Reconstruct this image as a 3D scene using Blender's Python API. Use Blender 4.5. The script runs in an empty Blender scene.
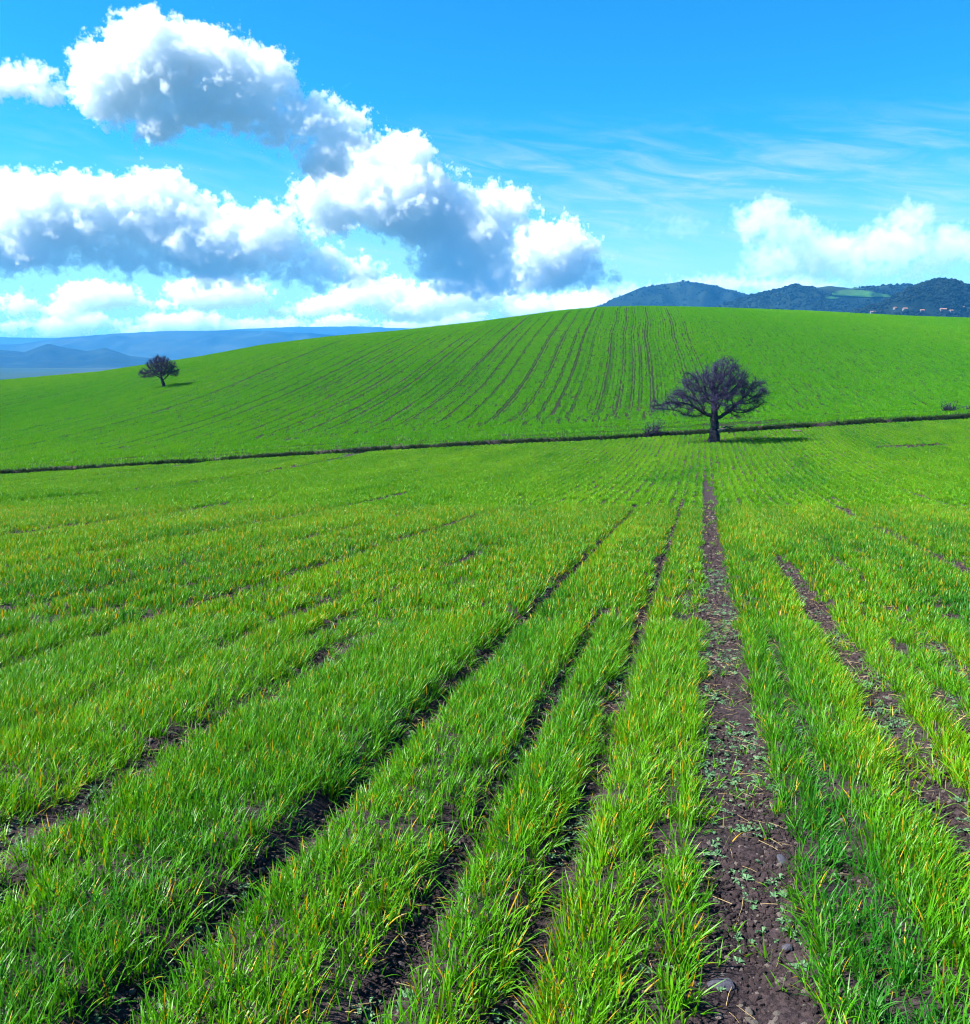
import bpy, math, random
import numpy as np
from mathutils import Vector, Matrix, noise as mnoise

R = math.radians
scene = bpy.context.scene
COL = scene.collection

# ------------------------------------------------------------------ camera
EYE = 2.0                      # eye height over the soil, metres
FPX = 887.0                    # focal length in pixels of a 970 px wide picture
TH = math.atan(162.0 / FPX)    # downward pitch
cam_d = bpy.data.cameras.new('camera')
cam = bpy.data.objects.new('camera', cam_d)
COL.objects.link(cam)
cam.location = (0, 0, EYE)
cam.rotation_euler = (math.pi / 2 - TH, 0, 0)
cam_d.sensor_fit = 'HORIZONTAL'
cam_d.sensor_width = 36.0
cam_d.lens = 36.0 * FPX / 970.0
cam_d.clip_start = 0.05
cam_d.clip_end = 60000.0
scene.camera = cam

# ------------------------------------------------------------------ light
SUN_EL, SUN_AZ = 46.0, 267.0           # degrees; azimuth clockwise from +Y
SKY_STRENGTH = 0.050
EXPOSURE = 1.85
sun_d = bpy.data.lights.new('sun', 'SUN')
sun_d.energy = 5.0
sun_d.angle = R(0.53)
sun_d.color = (1.0, 0.955, 0.88)
sun = bpy.data.objects.new('sun', sun_d)
COL.objects.link(sun)
SUNV = Vector((math.sin(R(SUN_AZ)) * math.cos(R(SUN_EL)), math.cos(R(SUN_AZ)) * math.cos(R(SUN_EL)), math.sin(R(SUN_EL))))
sun.rotation_euler = SUNV.to_track_quat('Z', 'Y').to_euler()
sun.location = SUNV * 400

vs = scene.view_settings
vs.view_transform = 'Standard'
vs.look = 'None'
vs.exposure = EXPOSURE
vs.gamma = 1.0
vs.use_curve_mapping = False
scene.render.engine = 'CYCLES'
cy = scene.cycles
cy.max_bounces = 13
cy.diffuse_bounces = 2
cy.glossy_bounces = 2
cy.transmission_bounces = 3
cy.transparent_max_bounces = 8
cy.volume_bounces = 12
cy.volume_step_rate = 2.5
cy.use_denoising = True
cy.use_adaptive_sampling = True
cy.adaptive_threshold = 0.02
cy.filter_width = 1.1
cy.sample_clamp_indirect = 6.0


def ray(px, py):
    """slopes (X/Y, Z/Y) of the sight line through a picture point"""
    a = (px - 485.0) / FPX
    b = (512.0 - py) / FPX
    fy = math.cos(TH) + b * math.sin(TH)
    fz = -math.sin(TH) + b * math.cos(TH)
    return a / fy, fz / fy


def azel(px, py):
    a = (px - 485.0) / FPX
    b = (512.0 - py) / FPX
    fy = math.cos(TH) + b * math.sin(TH)
    fz = -math.sin(TH) + b * math.cos(TH)
    return math.degrees(math.atan2(a, fy)), math.degrees(math.atan2(fz, math.hypot(a, fy)))


# ------------------------------------------------------------------ node helper
class NT:
    def __init__(self, tree):
        self.t = tree
        self.n = tree.nodes
        self.l = tree.links

    def add(self, idname, **props):
        nd = self.n.new(idname)
        for k, v in props.items():
            setattr(nd, k, v)
        return nd

    def put(self, sock, v):
        if v is None:
            return
        if hasattr(v, 'is_output'):
            self.l.new(v, sock)
        else:
            sock.default_value = v

    def math(self, op, a, b=None, c=None, clamp=False):
        nd = self.add('ShaderNodeMath', operation=op)
        nd.use_clamp = clamp
        self.put(nd.inputs[0], a)
        self.put(nd.inputs[1], b)
        self.put(nd.inputs[2], c)
        return nd.outputs[0]

    def vec(self, op, a, b=None, c=None, scale=None):
        nd = self.add('ShaderNodeVectorMath', operation=op)
        self.put(nd.inputs[0], a)
        self.put(nd.inputs[1], b)
        self.put(nd.inputs[2], c)
        if scale is not None:
            self.put(nd.inputs['Scale'], scale)
        return nd.outputs['Value'] if op in ('LENGTH', 'DOT_PRODUCT', 'DISTANCE') else nd.outputs['Vector']

    def comb(self, x, y, z=0.0):
        nd = self.add('ShaderNodeCombineXYZ')
        for s, v in zip(nd.inputs, (x, y, z)):
            self.put(s, v)
        return nd.outputs[0]

    def sep(self, v):
        nd = self.add('ShaderNodeSeparateXYZ')
        self.put(nd.inputs[0], v)
        return nd.outputs

    def ramp(self, v, lo, hi, a=0.0, b=1.0, smooth=True):
        nd = self.add('ShaderNodeMapRange')
        nd.interpolation_type = 'SMOOTHSTEP' if smooth else 'LINEAR'
        self.put(nd.inputs['Value'], v)
        for k, x in (('From Min', lo), ('From Max', hi), ('To Min', a), ('To Max', b)):
            self.put(nd.inputs[k], x)
        return nd.outputs[0]

    def noise(self, v, scale, detail=2.0, rough=0.5, dim='3D', color=False, dist=0.0):
        nd = self.add('ShaderNodeTexNoise')
        nd.noise_dimensions = dim
        self.put(nd.inputs['Vector'], v)
        nd.inputs['Scale'].default_value = scale
        nd.inputs['Detail'].default_value = detail
        nd.inputs['Roughness'].default_value = rough
        nd.inputs['Distortion'].default_value = dist
        return nd.outputs['Color'] if color else nd.outputs[0]

    def mix(self, f, a, b, blend='MIX'):
        nd = self.add('ShaderNodeMix', data_type='RGBA', blend_type=blend)
        self.put(nd.inputs[0], f)
        self.put(nd.inputs[6], a if hasattr(a, 'is_output') or len(a) == 4 else tuple(a) + (1,))
        self.put(nd.inputs[7], b if hasattr(b, 'is_output') or len(b) == 4 else tuple(b) + (1,))
        return nd.outputs[2]


# ------------------------------------------------------------------ sky
def build_world():
    w = bpy.data.worlds.new('World')
    scene.world = w
    w.use_nodes = True
    w.node_tree.nodes.clear()
    k = NT(w.node_tree)
    sky = k.add('ShaderNodeTexSky', sky_type='NISHITA')
    sky.sun_disc = False
    sky.sun_elevation = R(SUN_EL)
    sky.sun_rotation = R(SUN_AZ)
    sky.altitude = 300
    sky.air_density = 1.0
    sky.dust_density = 0.3
    sky.ozone_density = 2.2
    tc = k.add('ShaderNodeTexCoord')
    d = k.sep(k.vec('NORMALIZE', tc.outputs['Generated']))
    az = k.math('DEGREES', k.math('ARCTAN2', d[0], d[1]))
    el = k.math('DEGREES', k.math('ARCSINE', d[2]))
    az = k.math('SUBTRACT', k.math('PINGPONG', k.math('ADD', az, 324.0), 72.0), 36.0)
    P = k.comb(az, el, 0.0)
    # thin high streaks
    sv = k.comb(k.math('MULTIPLY', az, 0.16), k.math('MULTIPLY_ADD', az, 0.14, el), 3.0)
    st = k.noise(sv, 1.1, 7.0, 0.62, dist=0.6)
    band = k.math('MULTIPLY', k.ramp(el, 3.0, 7.0), k.ramp(el, 10.0, 14.5, 1.0, 0.0))
    side = k.ramp(az, -20.0, 8.0, 0.35, 1.0)
    veil = k.math('MULTIPLY', k.math('MULTIPLY', k.ramp(st, 0.36, 0.84), band), side)
    veil = k.math('MULTIPLY', veil, 0.5, clamp=True)
    hz = k.ramp(el, 0.0, 13.0, 0.62, 0.0)
    # film-blue sky
    hs = k.add('ShaderNodeHueSaturation')
    hs.inputs['Saturation'].default_value = 1.25
    hs.inputs['Value'].default_value = 1.0
    k.l.new(sky.outputs[0], hs.inputs['Color'])
    base = k.mix(1.0, hs.outputs[0], (0.17, 1.02, 1.28), 'MULTIPLY')
    base = k.mix(hz, base, (4.6, 5.8, 6.4))
    base = k.mix(veil, base, (5.0, 5.8, 6.3))
    bg = k.add('ShaderNodeBackground')
    bg.inputs['Strength'].default_value = SKY_STRENGTH
    k.l.new(base, bg.inputs['Color'])
    out = k.add('ShaderNodeOutputWorld')
    k.l.new(bg.outputs[0], out.inputs['Surface'])
    w.cycles.sampling_method = 'MANUAL'
    w.cycles.sample_map_resolution = 512


build_world()


# ------------------------------------------------------------------ small helpers
def tag(o, label=None, cat=None, group=None, kind=None):
    for k_, v_ in (('label', label), ('category', cat), ('group', group), ('kind', kind)):
        if v_:
            o[k_] = v_
    return o


def empty(name, loc):
    o = bpy.data.objects.new(name, None)
    COL.objects.link(o)
    o.location = loc
    o.empty_display_size = 0.3
    return o


def mesh_obj(name, verts, faces, m, parent=None, smooth=False, link=True):
    me = bpy.data.meshes.new(name)
    me.from_pydata(verts if isinstance(verts, list) else verts.tolist(), [], faces if isinstance(faces, list) else faces.tolist())
    if m:
        me.materials.append(m)
    if smooth:
        me.polygons.foreach_set('use_smooth', [True] * len(me.polygons))
    me.update()
    o = bpy.data.objects.new(name, me)
    if link:
        COL.objects.link(o)
    if parent:
        o.parent = parent
    return o


def grid_mesh(name, X, Y, Z, m, smooth=True):
    """X, Y, Z arrays (rows, cols) -> one sheet"""
    nr, nc = X.shape
    me = bpy.data.meshes.new(name)
    co = np.stack([X, Y, Z], -1).reshape(-1, 3).astype(np.float32)
    idx = np.arange(nr * nc).reshape(nr, nc)
    q = np.stack([idx[:-1, :-1], idx[:-1, 1:], idx[1:, 1:], idx[1:, :-1]], -1).reshape(-1, 4)
    me.vertices.add(len(co))
    me.vertices.foreach_set('co', co.ravel())
    me.loops.add(q.size)
    me.loops.foreach_set('vertex_index', q.ravel().astype(np.int32))
    me.polygons.add(len(q))
    me.polygons.foreach_set('loop_start', np.arange(0, q.size, 4, dtype=np.int32))
    me.polygons.foreach_set('use_smooth', np.full(len(q), smooth))
    me.update(calc_edges=True)
    me.materials.append(m)
    o = bpy.data.objects.new(name, me)
    COL.objects.link(o)
    return o


def _hash(ix, iy, seed):
    h = (ix.astype(np.int64) * 374761393 + iy.astype(np.int64) * 668265263 + seed * 974634777) & 0x7fffffff
    h = ((h ^ (h >> 13)) * 1274126177) & 0x7fffffff
    h = h ^ (h >> 16)
    return (h & 0xffff) / 65535.0


def vnoise(x, y, seed=0):
    ix, iy = np.floor(x), np.floor(y)
    fx, fy = x - ix, y - iy
    fx, fy = fx * fx * (3 - 2 * fx), fy * fy * (3 - 2 * fy)
    a, b = _hash(ix, iy, seed), _hash(ix + 1, iy, seed)
    c, d = _hash(ix, iy + 1, seed), _hash(ix + 1, iy + 1, seed)
    return (a + (b - a) * fx) * (1 - fy) + (c + (d - c) * fx) * fy


def fbm(x, y, seed=0, octv=4, rough=0.5):
    x, y = np.asarray(x, float), np.asarray(y, float)
    s, a, t = 0.0, 1.0, 0.0
    for i in range(octv):
        s = s + a * vnoise(x * 2 ** i + 17.3 * i, y * 2 ** i - 9.1 * i, seed + i)
        t += a
        a *= rough
    return s / t


def sstep(a, b, x):
    t = np.clip((x - a) / (b - a), 0, 1)
    return t * t * (3 - 2 * t)


# ------------------------------------------------------------------ the lie of the land
U0, M0 = ray(702, 444)                 # where the drilled rows run to
SLOPE = -M0
RX, RY = U0 / math.hypot(U0, 1), 1 / math.hypot(U0, 1)


def st(X, Y):                          # across the rows (right +), along the rows
    return X * RY - Y * RX, X * RX + Y * RY


def plane_pt(px, py):
    u, m = ray(px, py)
    Y = -EYE / (m + SLOPE)
    return u * Y, Y


DITCH = [ray(*p) for p in ((-420, 502), (-200, 489), (0, 475.5), (200, 463), (400, 450.5), (640, 438.5), (715, 434), (840, 427), (970, 419.5), (1150, 409), (1400, 395))]
DU, DM = np.array([p[0] for p in DITCH]), np.array([p[1] for p in DITCH])
CREST = [ray(*p) for p in ((-420, 408), (-200, 394), (0, 381), (100, 372), (140, 366), (200, 357), (260, 346), (330, 337), (400, 331), (480, 322), (560, 311),
                           (600, 307.5), (640, 306.5), (700, 307.5), (800, 311), (900, 316), (970, 318.5), (1150, 325), (1400, 334))]
CU, CM = np.array([p[0] for p in CREST]), np.array([p[1] for p in CREST])


def ditch_y(u):
    return 63.9 + 19.0 * u


def crest_y(u):
    return 176.0 + 24.0 * u


def near_z(X, Y):
    u = np.clip(X / np.maximum(Y, 6.0), -1.1, 1.1)
    yd = ditch_y(u)
    zd = np.interp(u, DU, DM) * yd + EYE
    k_ = (zd + SLOPE * yd) / (yd - 22.0) ** 2
    return -SLOPE * Y + k_ * np.maximum(0, Y - 22.0) ** 2


def bank_h(X):
    return 0.10 + 0.22 * sstep(-20, 40, X) + 0.10 * (fbm(X * 0.35, X * 0 + 3.3, 5) - 0.5)


def terrain(X, Y):
    X, Y = np.asarray(X, float), np.asarray(Y, float)
    u = np.clip(X / np.maximum(Y, 6.0), -1.1, 1.1)
    yd = ditch_y(u) + 0.9 * (fbm(X * 0.11, X * 0 + 1.7, 21, 3) - 0.5)
    w = Y - yd
    zn = near_z(X, np.minimum(Y, yd))
    bh = bank_h(X)
    zb = zn + bh
    yb = yd + 1.7
    yc = crest_y(u)
    mc = np.interp(u, CU, CM)
    zc = mc * yc + EYE
    L = yc - yb
    t = np.clip((Y - yb) / L, 0, 1)
    avg = (zc - zb) / L
    m0, m1 = np.clip(0.55 * avg, 0.012, 1) * L, mc * L
    h = (2 * t ** 3 - 3 * t ** 2 + 1) * zb + (t ** 3 - 2 * t ** 2 + t) * m0 + (-2 * t ** 3 + 3 * t ** 2) * zc + (t ** 3 - t ** 2) * m1
    over = np.maximum(0, Y - yc)
    h = h + mc * over - 0.0011 * over ** 2
    ditch = zn - 0.24 * sstep(0.0, 0.40, w) + (0.24 + bh) * (0.85 * sstep(0.86, 1.10, w) + 0.15 * sstep(1.05, 1.7, w))
    z = np.where(w <= 0, zn, np.where(w < 1.7, ditch, h))
    z = np.maximum(z, -57.0)
    roll = 0.10 * (fbm(X * 0.12, Y * 0.12, 31, 3) - 0.5) * sstep(8, 30, Y)
    return z + roll, w


def ground_hit(px, py, y0=2.0, y1=260.0):
    """first point of the land along a sight line"""
    u, m = ray(px, py)
    Y = np.linspace(y0, y1, 20000)
    z, _ = terrain(u * Y, Y)
    d = (EYE + m * Y) - z
    i = int(np.argmax(d < 0))
    return u * Y[i], Y[i], float(z[i])


# furrows of the near field: a picture point on it, half width, depth, how bare, from / to along the rows, patchiness
FUR = []
for (nx, ny, fx, fy, hw, dep, bare, pat) in (
        (760, 1024, 704, 486, 0.215, 0.07, 1.25, 0.25), (515, 990, 682, 503, 0.09, 0.11, 0.95, 0.5), (430, 905, 590, 612, 0.08, 0.10, 0.80, 0.7),
        (100, 1024, 628, 508, 0.105, 0.13, 1.05, 0.45), (60, 808, 372, 634, 0.17, 0.07, 0.85, 0.9), (0, 668, 480, 514, 0.17, 0.07, 0.82, 1.0),
        (0, 535, 260, 502, 0.34, 0.12, 1.0, 0.8), (985, 852, 778, 552, 0.16, 0.08, 1.05, 0.5), (880, 958, 760, 625, 0.07, 0.04, 0.42, 1.0),
        (1000, 586, 842, 501, 0.19, 0.06, 0.72, 1.1), (985, 640, 850, 548, 0.15, 0.05, 0.70, 1.1), (0, 895, 60, 845, 0.12, 0.06, 0.75, 0.6),
        (0, 612, 400, 516, 0.16, 0.06, 0.62, 1.1), (0, 570, 420, 495, 0.20, 0.06, 0.66, 1.1), (0, 503, 420, 462, 0.36, 0.12, 0.85, 1.0), (985, 745, 870, 610, 0.12, 0.04, 0.68, 0.9),
        (650, 960, 688, 560, 0.07, 0.03, 0.45, 0.9), (1000, 520, 900, 492, 0.26, 0.05, 0.7, 1.0), (380, 940, 480, 760, 0.07, 0.04, 0.42, 0.9),
        (0, 640, 430, 520, 0.12, 0.05, 0.40, 1.2), (0, 740, 330, 595, 0.11, 0.05, 0.5, 1.2), (300, 640, 520, 540, 0.12, 0.05, 0.55, 1.2), (985, 690, 830, 540, 0.12, 0.04, 0.55, 1.2), (0, 486, 500, 452, 0.4, 0.1, 0.6, 1.2)):
    s0_, t0_ = st(*plane_pt(nx, ny))
    _, t1_ = st(*plane_pt(fx, fy))
    FUR.append((s0_, hw, dep, bare, t0_ if ny < 900 else -5.0, t1_, pat))


def furrows(X, Y):
    """bareness 0..1, depth, lean (-1 .. 1 across, towards the nearest furrow)"""
    s, t = st(X, Y)
    bare = np.zeros_like(s)
    dep = np.zeros_like(s)
    lean = np.zeros_like(s)
    near = np.full_like(s, 9.0)
    for i, (s0, hw, d, b, t0, t1, pat) in enumerate(FUR):
        wob = 0.07 * (fbm(t * 0.6, t * 0 + i, 50 + i, 3) - 0.5)
        ds = s - s0 - wob
        edge = hw * (0.55 + 1.0 * fbm(s * 3.0, t * 2.2, 90 + i, 3))
        fade = sstep(t1 * 1.12, t1 * 0.85, t) * sstep(t0 * 0.8 - 1.0, t0 * 1.0 + 0.01, t)
        p = b + pat * 1.6 * (fbm(t * 0.33, t * 0 + 7.7 * i, 130 + i, 3) - 0.5)
        x = np.abs(ds) / edge
        bare = np.maximum(bare, np.clip(p, 0, 1) * fade * sstep(1.35, 0.65, x))
        dep = np.maximum(dep, d * fade * np.exp(-(ds / (hw * 1.5)) ** 2))
        closer = np.abs(ds) - hw < near
        near = np.where(closer, np.abs(ds) - hw, near)
        lean = np.where(closer, -np.sign(ds) * sstep(0.25, 0.0, np.abs(ds) - hw) * np.clip(p, 0, 1) * fade, lean)
    return bare, dep, lean


# bare, broken ground near the ditch on the right (a washed-out scar)

def scar(X, Y):
    cx, cy_, _ = SCARP
    d = np.hypot((X - cx) / 4.2, (Y - cy_ - 0.22 * (X - cx)) / 1.1) + 0.9 * (fbm(X * 0.8, Y * 0.8, 77, 3) - 0.5)
    return sstep(1.1, 0.5, d)


SCARP = ground_hit(912, 446)

# hillside: rows run up the slope
HU, _ = ray(632, 350)
HRX, HRY = HU / math.hypot(HU, 1), 1 / math.hypot(HU, 1)
TRAM = []


def hill_st(X, Y):
    return X * HRY - Y * HRX, X * HRX + Y * HRY


for px, py in ((150, 420), (232, 415), (304, 405), (382, 388), (461, 388), (530, 388), (612, 388), (642, 380), (694, 376)):
    x_, y_, _ = ground_hit(px, py, 75, 260)
    TRAM.append(float(hill_st(x_, y_)[0]))
for k_ in range(1, 6):
    TRAM.append(TRAM[0] - 10.5 * k_)
for k_ in range(1, 7):
    TRAM.append(TRAM[8] + 10.5 * k_)


LANE = 0.38


def hill_lane(li, t, left):
    """how bare a drilled lane is along its length, 0..1, and its painted shade line"""
    rs = _hash(li, li * 0, 9)
    f = fbm(t * 0.025, li * 3.7, 81, 3)
    sl = (li + 0.5) * LANE
    mid = np.where((li % 2 == 0) & (rs > 0.2), (0.35 + 0.55 * rs) * np.clip(0.55 + 3.0 * (f - 0.42), 0, 1), 0.0)
    un = np.floor(li / 5)
    ru = _hash(un, un * 0 + 3, 19)
    fu = fbm(t * 0.02, un * 2.9, 83, 3)
    run = (0.72 + 0.38 * ru) * np.clip(0.95 + 3.2 * (fu - 0.42), 0, 1)
    pick = np.floor(_hash(un, un * 0 + 8, 29) * 4.99)
    hitl = (li - un * 5) == pick
    nxt = ((li - un * 5) == (pick + 2) % 5) & (ru > 0.5)
    wide = np.where(hitl, 1.0 * run, 0.0)
    f1 = sstep(0, -9, sl)
    thin = (mid * (1 - f1) + wide * f1) * left
    b = thin
    for i, s0 in enumerate(TRAM):
        strong = 1.0 if i < 9 else (0.9 if i < 14 else 0.35)
        for o in (-0.9, 0.9):
            hit = li == math.floor((s0 + o) / LANE)
            b = np.where(hit, np.maximum(b, 0.88 * strong * np.clip(0.78 + 1.6 * (fbm(t * 0.05, t * 0 + i * 3.1 + o, 70 + i, 3) - 0.36), 0, 1)), b)
    shade_streak = np.where(hitl, run, np.where(nxt, 0.6 * run, 0.0)) * (0.25 + 0.75 * sstep(8, -12, sl))
    return b, shade_streak


# ------------------------------------------------------------------ materials
def new_mat(name):
    m = bpy.data.materials.new(name)
    m.use_nodes = True
    m.node_tree.nodes.clear()
    return m, NT(m.node_tree)


def finish(k, shader, volume=False):
    o = k.add('ShaderNodeOutputMaterial')
    k.l.new(shader, o.inputs['Volume' if volume else 'Surface'])


def principled(k, col, rough=0.8, spec=0.3, normal=None):
    p = k.add('ShaderNodeBsdfPrincipled')
    k.put(p.inputs['Base Color'], col if hasattr(col, 'is_output') or len(col) == 4 else tuple(col) + (1,))
    k.put(p.inputs['Roughness'], rough)
    k.put(p.inputs['Specular IOR Level'], spec)
    if normal is not None:
        k.l.new(normal, p.inputs['Normal'])
    return p.outputs[0]


def bump(k, h, strength, dist):
    b = k.add('ShaderNodeBump')
    b.inputs['Strength'].default_value = strength
    b.inputs['Distance'].default_value = dist
    k.l.new(h, b.inputs['Height'])
    return b.outputs[0]


def objpos(k):
    return k.add('ShaderNodeTexCoord').outputs['Object']


def mat_soil(name, dark, mid, light, scale):
    m, k = new_mat(name)
    P = objpos(k)
    n1 = k.noise(P, 1.3 * scale, 6, 0.65)
    n2 = k.noise(P, 26.0 * scale, 5, 0.7)
    c = k.mix(k.ramp(n2, 0.36, 0.66), dark, mid)
    c = k.mix(k.math('MULTIPLY', k.ramp(n1, 0.45, 0.75), 0.6), c, light)
    h = k.math('ADD', k.noise(P, 22.0 * scale, 6, 0.7), k.math('MULTIPLY', k.noise(P, 70.0 * scale, 3, 0.6), 0.4))
    finish(k, principled(k, c, 0.95, 0.15, bump(k, h, 1.0, 0.03 / scale)))
    return m


M_SOIL = mat_soil('soil', (0.011, 0.008, 0.010), (0.050, 0.035, 0.038), (0.080, 0.056, 0.057), 1.0)
M_HILLSOIL = mat_soil('hill_soil', (0.008, 0.016, 0.005), (0.020, 0.026, 0.010), (0.034, 0.034, 0.018), 0.15)


def mat_clod():
    m, k = new_mat('clod')
    oi = k.add('ShaderNodeObjectInfo')
    P = objpos(k)
    r = oi.outputs['Random']
    c = k.mix(k.ramp(r, 0.0, 1.0, smooth=False), (0.026, 0.018, 0.021), (0.082, 0.057, 0.059))
    c = k.mix(k.ramp(r, 0.92, 0.94), c, (0.19, 0.16, 0.145))
    c = k.mix(k.ramp(k.noise(P, 9.0, 4, 0.6), 0.4, 0.7, 0.0, 0.6), c, (0.040, 0.026, 0.027))
    finish(k, principled(k, c, 0.9, 0.2, bump(k, k.noise(P, 14.0, 4, 0.65), 0.7, 0.1)))
    return m


def mat_blade(name, g_lo, g_hi, cool, yellow, sat_tip, trans, gloss):
    """wheat leaf: tint attribute of the tuft (0 cool .. 1 yellowish), b = the leaf's own chance, h = base to tip"""
    m, k = new_mat(name)
    ti = k.add('ShaderNodeAttribute', attribute_type='INSTANCER', attribute_name='tint').outputs['Fac']
    b = k.add('ShaderNodeAttribute', attribute_type='GEOMETRY', attribute_name='b').outputs['Fac']
    h = k.add('ShaderNodeAttribute', attribute_type='GEOMETRY', attribute_name='h').outputs['Fac']
    c = k.mix(b, g_lo, g_hi)
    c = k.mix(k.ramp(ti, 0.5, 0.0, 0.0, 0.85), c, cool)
    c = k.mix(k.ramp(ti, 0.5, 1.0, 0.0, 0.75), c, sat_tip)
    # a few withered leaves, more of them where the tuft is yellowish; old tips
    lim = k.math('MULTIPLY_ADD', ti, -0.095, 0.988)
    dead = k.math('GREATER_THAN', b, lim)
    old = k.math('MULTIPLY', k.ramp(h, 0.62, 1.0), k.math('GREATER_THAN', k.math('FRACT', k.math('MULTIPLY', b, 7.31)), k.math('MULTIPLY_ADD', ti, -0.13, 0.96)))
    c = k.mix(k.math('MAXIMUM', dead, k.math('MULTIPLY', old, 0.9)), c, yellow)
    p = principled(k, c, 0.42, gloss)
    tr = k.add('ShaderNodeBsdfTranslucent')
    k.l.new(k.mix(1.0, c, (1.35, 1.15, 0.45), 'MULTIPLY'), tr.inputs[0])
    mx = k.add('ShaderNodeMixShader')
    mx.inputs[0].default_value = trans
    k.l.new(p, mx.inputs[1])
    k.l.new(tr.outputs[0], mx.inputs[2])
    finish(k, mx.outputs[0])
    return m


M_BLADE = mat_blade('wheat_leaf', (0.034, 0.165, 0.0018), (0.088, 0.300, 0.0022), (0.013, 0.130, 0.009), (0.42, 0.27, 0.010), (0.130, 0.320, 0.0022), 0.34, 0.22)
M_BLADE_FAR = mat_blade('wheat_leaf_far', (0.044, 0.190, 0.0018), (0.092, 0.300, 0.0022), (0.024, 0.160, 0.005), (0.24, 0.27, 0.010), (0.105, 0.310, 0.0025), 0.30, 0.12)
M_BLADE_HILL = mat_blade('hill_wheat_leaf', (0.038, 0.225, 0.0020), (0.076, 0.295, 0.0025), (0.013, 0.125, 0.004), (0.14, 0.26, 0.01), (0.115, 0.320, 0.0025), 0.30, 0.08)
M_CLOD = mat_clod()


# ------------------------------------------------------------------ the ground
def fan(Yrows, q):
    Yg = np.repeat(Yrows[:, None], len(q), 1)
    return q[None, :] * (Yg + 4.0), Yg


Q = np.sinh(np.linspace(-1, 1, 820) * 1.0) / math.sinh(1.0) * 1.25


def q_u(X, Y):
    return X / np.maximum(Y, 6.0)


def build_ground():
    # near field up to the ditch lip
    y = np.concatenate([np.linspace(-2.5, 1.8, 20), np.geomspace(1.8 + 4, 47 + 4, 330)[1:] - 4])
    X, Y = fan(y, Q)
    fr = np.linspace(0, 1, 60)[1:]
    # last rows shear over to follow the ditch
    qx = Q[None, :] * np.ones((len(fr), 1))
    ye = ditch_y(np.clip(Q, -1.2, 1.2)) - 1.5
    Y2 = 47 + (ye[None, :] - 47) * fr[:, None]
    X2 = qx * (Y2 + 4.0)
    X, Y = np.vstack([X, X2]), np.vstack([Y, Y2])
    w = np.concatenate([np.linspace(-1.5, 0.0, 8), np.linspace(0.0, 1.3, 22)[1:], np.linspace(1.3, 2.3, 6)[1:]])[1:]
    Y3 = (ye + 1.5)[None, :] + w[:, None]
    X3 = Q[None, :] * (Y3 + 4.0)
    X, Y = np.vstack([X, X3]), np.vstack([Y, Y3])
    Z, W = terrain(X, Y)
    bare, dep, _ = furrows(X, Y)
    nearf = sstep(1.0, -2.0, W)
    relief = 0.035 * (fbm(X * 3.1, Y * 3.1, 3, 3) - 0.5) * sstep(26, 8, Y) + 0.05 * (fbm(X * 9, Y * 9, 4, 3) - 0.5) * sstep(14, 6, Y) * (0.3 + 0.7 * bare)
    Z = Z - dep * nearf + relief * nearf - 0.18 * scar(X, Y) * nearf
    edge = 0.16 * (fbm(X * 1.4, Y * 1.4, 8, 3) - 0.5) * sstep(-0.4, 0.3, W) * sstep(2.2, 1.6, W)
    o = grid_mesh('field', X, Y, Z + edge, M_SOIL)
    tag(o, kind='structure')
    # hillside from the bank over the brow and down behind
    rows = np.concatenate([np.geomspace(4, 110, 120) - 4 + 2.3, np.geomspace(108.5 + 12, 420, 34)[1:]])
    Y4 = (ye + 1.5)[None, :] + rows[:, None]
    Q4 = Q[::2]
    Y4 = Y4[:, ::2]
    X4 = Q4[None, :] * (Y4 + 4.0)
    Z4, W4 = terrain(X4, Y4)
    Z4[0] -= 0.02
    o = grid_mesh('hill', X4, Y4, Z4, M_HILLSOIL)
    tag(o, kind='structure')


build_ground()


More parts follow.
